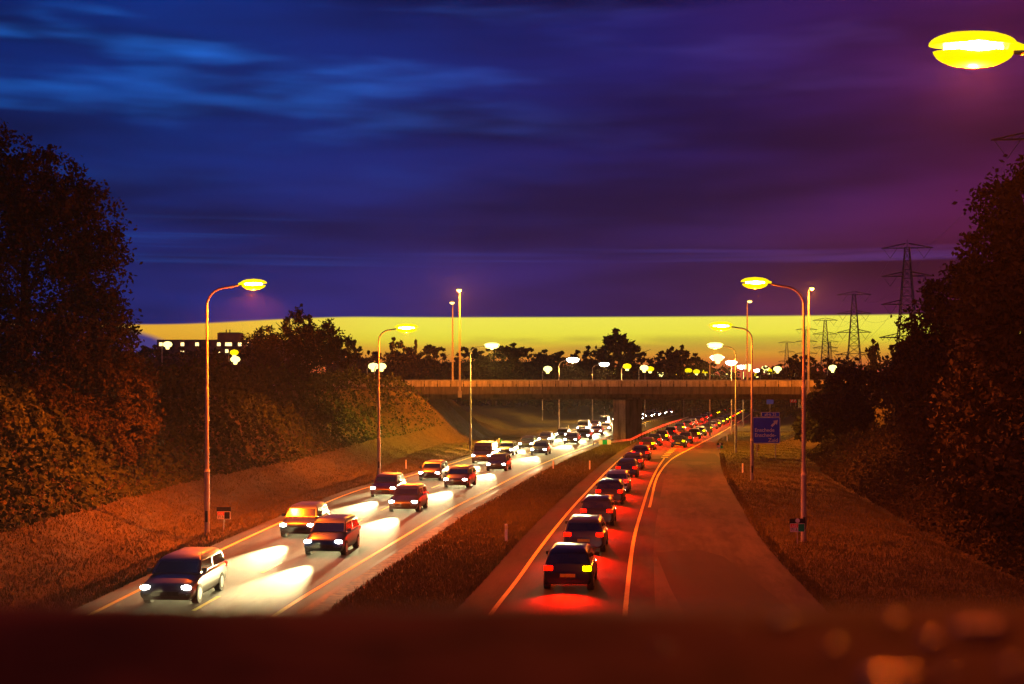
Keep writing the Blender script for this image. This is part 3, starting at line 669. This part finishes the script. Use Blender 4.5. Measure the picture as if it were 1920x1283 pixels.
# ------------------------------------------------------------------ text
def text(txt, size, parent, loc, m, name='lettering', align='LEFT', extr=.004):
    c = bpy.data.curves.new('t', 'FONT'); c.body = txt; c.size = size; c.extrude = extr; c.align_x = align; c.offset = size*.015
    o = bpy.data.objects.new('t', c); COL.objects.link(o); bpy.context.view_layer.update()
    me = bpy.data.meshes.new_from_object(o.evaluated_get(bpy.context.evaluated_depsgraph_get())); bpy.data.objects.remove(o)
    me.materials.clear(); me.materials.append(m); q = link(name, me, parent); q.location = loc; q.rotation_euler = (R(90), 0, 0); return q
def rbox(mb, x0, x1, z0, z1, y0, y1, r, mi=0):
    pts = []
    for cx, cz, a0 in ((x1-r, z1-r, 0), (x0+r, z1-r, 90), (x0+r, z0+r, 180), (x1-r, z0+r, 270)):
        for k in range(5): a = R(a0+k*22.5); pts.append((cx+r*math.cos(a), cz+r*math.sin(a)))
    n = len(pts); mb.add([(x, y0, z) for x, z in pts]+[(x, y1, z) for x, z in pts], [tuple(range(n-1,-1,-1)), tuple(range(n, 2*n))]+[(i, (i+1)%n, n+(i+1)%n, n+i) for i in range(n)], mi)

sg = empty('exit_sign', (26.25, 140, 0), 'blue exit sign for Enschede with a slanting arrow, right verge', 'road sign')
mb = MB(); rbox(mb, -1.42, 1.42, 1.5, 4.22, 0, .05, .14); mb.build('border', M['white'], sg)
mb = MB(); rbox(mb, -1.35, 1.35, 1.57, 4.15, -.012, -.002, .10); mb.build('panel', M['blue'], sg)
mb = MB(); rbox(mb, -.52, 1.36, 4.27, 4.74, 0, .04, .06); mb.build('border', M['white'], sg)
mb = MB(); rbox(mb, -.48, 1.32, 4.31, 4.70, -.012, -.002, .04); mb.build('exit_panel', M['blue'], sg)
text('afrit 25', .42, sg, (.42,-.02,4.37), M['white'], align='CENTER')
text('Enschede', .54, sg, (-1.22,-.02,2.72), M['white']); text('Enschede-', .54, sg, (-1.22,-.02,2.20), M['white']); text('Zuid', .54, sg, (1.2,-.02,1.68), M['white'], align='RIGHT')
ar = MB(); c_ = math.cos(R(45)); pts = [(-.42,-.11),(.12,-.11),(.05,-.30),(.50,0),(.05,.30),(.12,.11),(-.42,.11)]
P = [(.82+(x-y)*c_, -.03, 3.58+(x+y)*c_) for x, y in pts]; P2 = [(x, -.014, z) for x, y, z in P]
ar.add(P+P2, [tuple(range(6,-1,-1)), tuple(range(7,14))]+[(i,(i+1)%7,7+(i+1)%7,7+i) for i in range(7)]); ar.build('arrow', M['white'], sg)
for x in (-.95, .95):
    mb = MB(); mb.tube([(x,.12,-.2),(x,.12,4.5)], .055, 10); mb.build('post', M['steel'], sg, True)
for x in (-1.5, -.86):
    mb = MB(); mb.box((x-.12,-.06,.75),(x+.12,-.03,1.45)); 
    for k in range(3): mb.box((x-.115+.03*k,-.066,.82+k*.2),(x+.06+.02*k,-.0605,.90+k*.2), 1)
    mb.build('striped_marker', [M['paint'], M['black']], sg)

def km_board(x, y, label, dark=False):
    t = empty('kilometre_board', (x, y, float(height(x, y))), label, 'kilometre board', 'kilometre boards on the verges')
    mb = MB(); mb.box((-.02,-.02,-.1),(.02,.02,.55)); mb.build('post', M['steel'], t)
    mb = MB(); mb.box((-.33,-.03,.55),(.33,.0,.93)); mb.build('board', M['white'], t)
    mb = MB(); mb.box((.03,-.036,.565),(.315,-.031,.915)); mb.build('green_field', M['black'] if dark else M['green'], t)
    mb = MB(); mb.box((-.315,-.036,.75),(.015,-.031,.915)); mb.build('red_field', M['orange'], t)
    mb = MB(); mb.box((-.36,-.02,.945),(.36,.02,1.16)); mb.build('top_bar', M['black'], t)
    text('A35', .15, t, (-.15,-.038,.775), M['white'], align='CENTER', extr=.001)
    text('71.5', .17, t, (-.15,-.033,.60), M['black'], align='CENTER', extr=.001)
    if not dark:
        mb = MB(); mb.tube([(0,-.045,1.06),(0,-.02,1.06)], .10, 16); mb.build('round_reflector', M['white'], t)
    return t
km_board(-14.55, 68.5, 'kilometre board with a dark field beside the nearest left lamp', True)
km_board(13.0, 61.8, 'kilometre board with a green field beside the tall right lamp')
km_board(-1.55, 166, 'distant kilometre board on the left verge before the overpass')
km_board(23.0, 150, 'distant kilometre board beside the third right lamp')

bp = empty('marker_post', (0,0,0), 'x', 'marker post', 'white reflector posts')
mb = MB(); mb.box((-.06,-.04,-.1),(.06,.04,.80), bev=.012); mb.build('post', M['white'], bp)
mb = MB(); mb.box((-.035,-.047,.55),(.035,-.041,.72)); mb.build('reflector', M['lampgold'] if False else M['paint'], bp)
KB = kidmap()
posts = [(-9.45,121,'marker post on the left verge right of the second lamp'),(-1.9,172,'marker post on the left verge near the distant kilometre board'),(9.9,238,'marker post left of the road under the overpass'),
         (-.27,62.9,'marker post standing nearest in the grass median'),(3.65,120.4,'marker post in the median close to the left carriageway line'),(6.85,119.6,'marker post in the median close to the right carriageway'),
         (19.55,115,'marker post on the right verge beside the second lamp'),(29.5,186,'marker post on the right verge before the overpass'),(25.6,260,'marker post on the left verge beyond the overpass')]
for i, (x, y, lb) in enumerate(posts):
    o = bp if i == 0 else copy_tree(bp, KB); o.location = (x, y, float(height(x, y))); tag(o, lb, 'marker post', 'white reflector posts')

# chevron boards and warning sign beyond the overpass
def chev(x, y, z, label):
    t = empty('chevron_sign', (x, y, z), label, 'road sign', 'chevron boards in the bend'); mb = MB()
    mb.box((-.75,0,.4),(.75,.05,1.9)); mb.build('board', M['orange'], t)
    for dx in (-.3, .35):
        m2 = MB(); P = [(-.25,.55),(0,.55),(.3,1.15),(0,1.75),(-.25,1.75),(.05,1.15)]; n = 6
        m2.add([(px+dx,-.02,pz) for px, pz in P]+[(px+dx,-.004,pz) for px, pz in P], [(5,2,1,0),(5,4,3,2),(6,7,8,11),(8,9,10,11)]+[(i,(i+1)%n,n+(i+1)%n,n+i) for i in range(n)]); m2.build('chevron', M['white'], t)
    m3 = MB(); m3.box((-.6,.06,-.5),(-.5,.12,1.8)); m3.box((.5,.06,-.5),(.6,.12,1.8)); m3.build('post', M['steel'], t)
chev(62.2, 300, 3.9, 'left one of the two red chevron boards in the far bend'); chev(67.5, 315, 4.1, 'right one of the two red chevron boards in the far bend')
t = empty('warning_sign', (52.5, 276, 3.2), 'white triangular sign above a small blue plate in the far bend', 'road sign')
mb = MB(); mb.add([(-.8,0,2.1),(.8,0,2.1),(0,0,3.4),(-.8,.05,2.1),(.8,.05,2.1),(0,.05,3.4)], [(0,1,2),(5,4,3),(0,3,4,1),(1,4,5,2),(2,5,3,0)]); mb.build('triangle', M['white'], t)
mb = MB(); mb.box((-.7,0,1.0),(.7,.05,1.9)); mb.build('blue_plate', M['blue'], t)
mb = MB(); mb.box((-.05,.06,-3.3),(.05,.14,2.9)); mb.build('post', M['steel'], t)

# ------------------------------------------------------------------ apartment block
ab = empty('apartment_block', (-130, 600, 0), 'long flat roofed apartment block with a roof house, dark on the horizon', 'building')
mb = MB(); mb.box((-27,0,0),(38,14,29.4)); mb.build('wall', M['brick'], ab)
mb = MB(); mb.box((-.5,1,29.4),(9,12,32.4)); mb.box((-.1,2,32.4),(9,11,32.7)); mb.build('roof_house', M['brick'], ab)
mb = MB(); mb.tube([(2.8,4,32.7),(2.8,4,34)], .25, 6); mb.tube([(4.4,4,32.7),(4.4,4,34)], .25, 6); mb.build('chimney', M['dark'], ab)
for fl in range(9):
    z = 26.6-fl*3
    if fl > 3: break
    for k, x in enumerate([-26,-23,-20.5,-16.5,-14,-10,-7,-4,-.4,3.2,4.6,7,8.9,12.6,15.6,19,23,27,31,35]):
        lit_ = (fl == 0 and k in (0,1,3,5,8,9,10,12,13)) or (fl == 1 and k in (3,8,9,12))
        w_ = 1.5 if lit_ else 1.1
        mb = MB(); mb.box((x,-.12,z),(x+w_,-.02,z+1.5)); mb.build('window', M['window' if lit_ else 'dimwin'], ab)
for fl in range(4):
    mb = MB(); mb.box((-27,-1.3,25.6-fl*3),(38,-.13,25.85-fl*3)); mb.build('gallery', M['darkconc'], ab)

# ------------------------------------------------------------------ pylons
def pylon_mesh(h, mb, wires):
    def hw(z): return 3.6*(1-z/h)+.55
    lev = [0]; z = 0
    while z < h-3: z += max(2.6, hw(z)*1.35); lev.append(min(z, h-2))
    lev.append(h-1)
    r = .13
    cor = lambda z: [(sx*hw(z), sy*hw(z), z) for sx, sy in ((-1,-1),(1,-1),(1,1),(-1,1))]
    for a, b in zip(lev[:-1], lev[1:]):
        A, B = cor(a), cor(b)
        for k in range(4):
            j = (k+1) % 4
            mb.tube([A[k], B[k]], r*1.3, 4, caps=False); mb.tube([A[k], B[j]], r*.6, 3, caps=False); mb.tube([A[j], B[k]], r*.6, 3, caps=False); mb.tube([B[k], B[j]], r*.6, 3, caps=False)
def pylon(x, y, h, label, arms=(.975, .81, .645), aw=7.4, low=(.45, 8.0), yaw=0.):
    t = empty('pylon', (x, y, 0), label, 'pylon', 'high voltage pylons in a row', yaw); mb = MB(); pylon_mesh(h, mb, None); mb.build('lattice_tower', M['pylon'], t)
    for q, aa in [(q, aw) for q in arms]+[low]:
        m1 = MB(); z = h*q; b = 3.6*(1-q)+.55
        for s_ in (-1, 1):
            tip = (s_*aa, 0, z)
            for sy in (-1, 1):
                m1.tube([(s_*b, sy*b, z), tip], .12, 4, caps=False); m1.tube([(s_*b*.8, sy*b*.8, z+1.35), tip], .12, 4, caps=False)
            n = 5
            for k in range(n):
                f0, f1 = k/n, (k+1)/n; A = (s_*(b+(aa-b)*f0), 0, z+1.35*(1-f0)); C = (s_*(b+(aa-b)*f1), 0, z); m1.tube([A, C], .06, 3, caps=False)
        m1.build('cross_arm', M['pylon'], t)
        if (q, aa) == low: fr = [(.95,.8),(.72,.57),(.48,.33)]
        else: fr = [(.93,.38)]
        m2 = MB()
        for s_ in (-1, 1):
            for fo, fi in fr:
                xo, xi = aa*fo*s_, aa*fi*s_; dp = abs(xo-xi)*.72; c = ((xo+xi)/2, 0, z-dp)
                m2.tube([(xo,0,z), c], .07, 3, caps=False); m2.tube([(xi,0,z), c], .07, 3, caps=False)
        m2.build('insulator', M['pylon'], t)
    m3 = MB(); m3.tube([(0,0,h-1),(0,0,h+1.2)], .09, 4); m3.build('mast_tip', M['pylon'], t)
    return t
PY = [(82.5, 212, 47.5, 'pylon cut by the right edge, only its arms in view'),(116.5, 400, 50.2, 'largest whole pylon, rising behind the right wood'),(150, 595, 50.2, 'second pylon with three tiers of arms'),
      (187, 810, 50, 'third pylon, left of the second'),(203, 935, 50, 'fourth pylon, half hidden by the tall right road lamp'),(241, 1190, 50, 'farthest pylon at the left end of the row')]
for x, y, h, lb in PY: pylon(x, y, h, lb, yaw=-.15)
pylon(274, 1170, 50, 'faint pylon of a second line between the second and third', aw=8, yaw=.1)
for i in range(3):
    (x0, y0, h0, _), (x1, y1, h1, _) = PY[i], PY[i+1]
    for q, tn in ((.975, 'top'), (.81, 'middle'), (.645, 'lower')):
        for s_, sn in ((-1, 'left'), (1, 'right')):
            pn_ = ['the cut off nearest', 'the largest whole', 'the three tiered second']
            dxl = s_*4.9; P = []
            for k in range(17):
                f = k/16; P.append((x0+(x1-x0)*f+dxl, y0+(y1-y0)*f, (h0+(h1-h0)*f)*q-3.0-20*f*(1-f)*.9))
            mb = MB(); mb.tube(P, .028, 3, caps=False); tag(mb.build('power_cable', M['pylon']), f'sagging {tn} cable on the {sn} side, from {pn_[i]} pylon on', 'power cable', 'power cables between the pylons')

# ------------------------------------------------------------------ parapet of the bridge the camera stands on
pa = empty('parapet', (0, .7, 6.3), 'blurred coping of the parapet in front of the camera', 'parapet')
N = 60; M2 = 8; mb = MB()
for i in range(N+1):
    x = -1.6+3.2*i/N
    for k in range(M2+1):
        y = -.24+.335*k/M2; z = .577+.0008*math.sin(x*23+k)+.0006*math.sin(x*61+k*2)-.003*(k == M2)
        mb.v.append((x, y, z))
for i in range(N):
    for k in range(M2): o = i*(M2+1)+k; mb.f.append((o, o+M2+1, o+M2+2, o+1)); mb.mi.append(0)
mb.build('coping', M['rust'], pa, True)
mb = MB(); mb.box((-1.6,-.23,-1.3),(1.6,.075,.55)); mb.build('wall', M['darkconc'], pa)
glint_spots = [(.141,.005,.0040),(.200,.010,.0036),(.202,-.048,.0050),(.229,-.016,.0056),(.236,-.014,.0060),(.243,-.016,.0062),(.152,-.062,.0028),(.154,-.133,.0062),(.164,-.134,.006),(.2176,-.111,.0040),(.07,-.07,.0022),(.11,-.02,.0018),(.185,-.125,.0030)]
glint_mat = mat('glint_bead', (.9,.30,.03), .22, noise=(60, 3, (.14,.06,.02), .4, .6), spec=.9)  # glossy beads added for their blurred glints, lamp orange put into the colour
for di, (x, y, r) in enumerate(sorted(glint_spots)):
    mb = MB(); mb.ell((0,0,0), (r*1.15, r, r*.5), 20, 16); o = mb.build('bead', glint_mat, None, True); o.location = (x, .7+y, 6.3+.58); tag(o, f'added blurred glint pebble on the parapet coping, {ORD2(di)} from the left', 'bead', 'glint beads on the parapet')

# ------------------------------------------------------------------ cars
def loft_body(st):
    mb = MB(); ring = []
    for (y, wd, zt, zb) in st:
        zm = zb+(zt-zb)*.45
        half = [(0, zt+.02), (wd*.55, zt+.012), (wd*.86, zt-.02), (wd*.97, zt-.11), (wd, zm), (wd*.98, zb+.12), (wd*.86, zb)]
        ring.append([(x, y, z) for x, z in half]+[(-x, y, z) for x, z in half[:0:-1]])
    n = len(ring[0]); V = [p for r in ring for p in r]; F = []
    for i in range(len(ring)-1):
        for k in range(n): j = (k+1) % n; F.append((i*n+k, i*n+n+k, i*n+n+j, i*n+j))
    F += [tuple(range(n)), tuple(range((len(ring)-1)*n+n-1, (len(ring)-1)*n-1, -1))]; mb.add(V, F); return mb
def make_car(kind):
    t = empty(kind, (0,0,0), 'x', 'car')
    if kind == 'van': st = [(-2.45,.80,.62,.28),(-2.38,.9,.86,.24),(-2.2,.93,1.0,.22),(-1.65,.95,1.16,.22),(-.5,.96,1.2,.22),(2.2,.96,1.2,.22),(2.42,.93,1.18,.26)]; cab = (1.16,(-1.75,2.40),.91,2.0,(-.95,2.33),.80); wy = (-1.55,1.5); wr = .34; yb = 2.45
    elif kind == 'estate_car': st = [(-2.3,.72,.52,.30),(-2.22,.83,.64,.22),(-2.0,.87,.74,.2),(-1.05,.89,.93,.2),(0,.9,.96,.2),(2.0,.89,.97,.22),(2.25,.84,.95,.26),(2.32,.78,.75,.3)]; cab = (.93,(-1.15,2.2),.82,1.46,(-.3,1.95),.62); wy = (-1.42,1.4); wr = .32; yb = 2.33
    else: st = [(-2.05,.70,.52,.30),(-1.98,.81,.64,.22),(-1.8,.84,.74,.2),(-1.0,.86,.93,.2),(0,.87,.96,.2),(1.6,.86,.97,.22),(1.95,.82,.95,.26),(2.02,.76,.75,.3)]; cab = (.93,(-1.1,1.92),.79,1.47,(-.3,1.5),.60); wy = (-1.3,1.25); wr = .31; yb = 2.03
    body = loft_body(st).build('body', CARP['black'], t, True)
    zb, (ya, ybk), wb, zr, (ra, rb), wr_ = cab; zm = (zb+zr)/2+.12; k = .62
    ym0, ym1, wm = ya+(ra-ya)*k, ybk+(rb-ybk)*k, wb+(wr_-wb)*.55
    rings = [[(-wb,ya,zb),(wb,ya,zb),(wb,ybk,zb),(-wb,ybk,zb)], [(-wm,ym0,zm),(wm,ym0,zm),(wm,ym1,zm),(-wm,ym1,zm)], [(-wr_,ra,zr-.04),(wr_,ra,zr-.04),(wr_,rb,zr-.04),(-wr_,rb,zr-.04)], [(-wr_+.1,ra+.15,zr),(wr_-.1,ra+.15,zr),(wr_-.1,rb-.12,zr),(-wr_+.1,rb-.12,zr)]]
    mb = MB(); V = [p for r in rings for p in r]; F = [(i*4+q, i*4+(q+1)%4, i*4+4+(q+1)%4, i*4+4+q) for i in range(3) for q in range(4)]+[(12,13,14,15)]; mb.add(V, F); cb = mb.build('cabin', CARP['black'], t, True); bv = cb.modifiers.new('bevel', 'BEVEL'); bv.width = .035; bv.segments = 3; bv.limit_method = 'ANGLE'; bv.angle_limit = R(20)
    def L3(a, b, f): return tuple(a[i]+(b[i]-a[i])*f for i in range(3))
    def pane(name, A, B, C, D, nrm):
        g = lambda u_, v_: L3(L3(A, B, u_), L3(D, C, u_), v_); m_ = MB(); o3 = [n_*.008 for n_ in nrm]
        m_.quad(*[tuple(p[i]+o3[i] for i in range(3)) for p in (g(.06,.08), g(.94,.08), g(.94,.90), g(.06,.90))]); return m_.build(name, M['glass'], t)
    r0, r2 = rings[0], rings[2]; r1 = rings[1]
    pane('windscreen', r0[0], r0[1], r1[1], r1[0], (0,-1,.5)); pane('windscreen', r1[0], r1[1], r2[1], r2[0], (0,-1,.9)) if False else None
    pane('rear_window', r0[2], r0[3], r1[3], r1[2], (0,1,.4))
    for sgn, (i, j) in ((1, (1, 2)), (-1, (3, 0))):
        a, b, c, d = r0[i], r0[j], r1[j], r1[i]; mdl, mdu = L3(a, b, .5), L3(d, c, .5)
        pane('side_window', a, mdl, mdu, d, (sgn,0,.3)); pane('side_window', mdl, b, c, mdu, (sgn,0,.3))
    for yy in wy:
        for sgn in (-1, 1):
            x = sgn*(st[3][1]-.10); m_ = MB(); m_.tube([(x-.11,yy,wr),(x+.11,yy,wr)], wr, 16); wh = m_.build('wheel', M['rubber'], t, True)
            m_ = MB(); m_.tube([(x+sgn*.105,yy,wr),(x+sgn*.118,yy,wr)], wr*.62, 12); m_.build('rim', M['rim'], wh)
    f0 = st[0][0]; zl = .62 if kind != 'van' else .78; wx = st[1][1]-.16
    for sgn in (-1, 1):
        m_ = MB(); m_.ell((sgn*wx, f0+.10, zl), (.17,.10,.085), 12, 6); m_.build('headlight', M['head'], t, True)
        m_ = MB(); zt = .82 if kind != 'van' else 1.0
        m_.box((sgn*(wx+.02)-.15, yb-.10, zt-.08), (sgn*(wx+.02)+.15, yb+.03, zt+.08), bev=.02); m_.build('tail_light', M['tail'], t)
        m_ = MB(); m_.box((sgn*(wb+.10)-.09, ya+.18, zb+.02), (sgn*(wb+.10)+.09, ya+.28, zb+.16), bev=.02); m_.build('mirror', M['dark'], t)
    m_ = MB(); m_.box((-.26, yb+.0, .52), (.26, yb+.035, .63)); m_.build('number_plate', M['plate'], t)
    m_ = MB(); m_.box((-.45, f0-.015, .36), (.45, f0+.06, .50)); m_.build('grille', M['dark'], t)
    return t
CP = {k: make_car(k) for k in ('hatchback', 'estate_car', 'van')}
KC = kidmap(); used = set()
ordn = ORD2
def place_car(kind, f, y, away, lane, i, light, group):
    src = CP[kind]
    far = y > 170
    if kind not in used: o = src; used.add(kind); kids = list(KC[src.name])
    else:
        o = src.copy(); COL.objects.link(o); kids = []
        for ch in KC[src.name]:
            b = ch.name.split('.')[0]
            if far and b in ('mirror', 'grille', 'number_plate', 'side_window'): continue
            c = ch.copy(); COL.objects.link(c); c.parent = o; kids.append(c)
            if not far:
                for g in KC.get(ch.name, []): d = g.copy(); COL.objects.link(d); d.parent = c
    x = float(f(y)); sl = float((f(y+2)-f(y-2))/4); yaw = -math.atan(sl)
    o.location = (x, y, .012); o.rotation_euler = (0, 0, yaw+(math.pi if away else 0))
    pn = random.choice(['black','dark blue','dark grey','maroon','silver','black','dark grey']); p = CARP[pn]
    for c in kids:
        if c.name.split('.')[0] in ('body', 'cabin'): c.material_slots[0].link = 'OBJECT'; c.material_slots[0].material = p
    if away and random.random() < (.75 if 'far right' in lane else .3):
        tl = [c for c in kids if c.name.startswith('tail_light')][0]; tl.material_slots[0].link = 'OBJECT'; tl.material_slots[0].material = M['amber']
    kn = kind.replace('_', ' ')
    tag(o, f"{pn} {kn}, {'tail' if away else 'head'}lamps lit, {ordn(i)} in {lane}", 'car', group)
    zl = .62 if kind != 'van' else .78; fy = -2.1 if kind == 'hatchback' else (-2.36 if kind == 'estate_car' else -2.5); ry = 2.03 if kind == 'hatchback' else (2.33 if kind == 'estate_car' else 2.45)
    if light and not away:
        l = lamp_light('SPOT', 'headlight_beam', o, (0, fy-.06, zl), light, (1,.84,.38), .04, spot_size=R(20), spot_blend=1.); l.rotation_euler = (R(90-3.0), 0, R(180))
    if light and away:
        g_ = lamp_light('SPOT', 'tail_light_glow', o, (0, ry+.12, .80), light, (1,.004,.0), .05, spot_size=R(84), spot_blend=1.); g_.rotation_euler = (R(60), 0, 0)
    return o
laneA = lambda y: L1(y)*.67+L2(y)*.33
laneB = lambda y: L1(y)*.29+L2(y)*.71
def run(f, y0, y1, gap, away, lane, light, group, grow=1.0):
    y = y0; i = 0
    while y < y1:
        k = random.choice(['hatchback','hatchback','estate_car','estate_car']+(['van'] if y > 75 else []) if not away else ['hatchback','hatchback','estate_car'])
        place_car(k, f, y, away, lane, i, light if y < 330 else 0, group); i += 1; y += gap*random.uniform(.75, 1.45); gap *= grow
run(laneA, 46, 620, 18, False, 'the oncoming lane by the left verge', 85000, 'oncoming cars on the left carriageway', 1.02)
run(laneB, 59, 620, 20, False, 'the oncoming lane by the median', 85000, 'oncoming cars on the left carriageway', 1.02)
laneR = lambda y: R1(y)*.5+R2(y)*.5
laneRA = lambda y: R1(y)*.74+R3(y)*.26
laneRB = lambda y: R1(y)*.26+R3(y)*.74
run(laneR, 49, 146, 12.5, True, 'the near single lane driving away', 10000, 'leaving cars on the right carriageway')
run(laneRA, 160, 620, 15, True, 'the far left lane driving away', 10000, 'leaving cars on the right carriageway', 1.02)
run(laneRB, 167, 620, 15, True, 'the far right lane driving away', 10000, 'leaving cars on the right carriageway', 1.02)

# ------------------------------------------------------------------ haze
HZ = .00014
if HZ:
    hm = bpy.data.materials.new('haze'); hm.use_nodes = True; hm.node_tree.nodes.clear(); t = NT(hm.node_tree)
    v = t.node('ShaderNodeVolumePrincipled'); v.inputs['Color'].default_value = (.85,.85,.88,1); v.inputs['Density'].default_value = HZ; v.inputs['Anisotropy'].default_value = .3
    oo = t.node('ShaderNodeOutputMaterial'); t.l.new(v.outputs[0], oo.inputs['Volume'])
    mb = MB(); mb.box((-700,-60,-2),(700,1300,56)); tag(mb.build('haze', hm), kind='stuff')
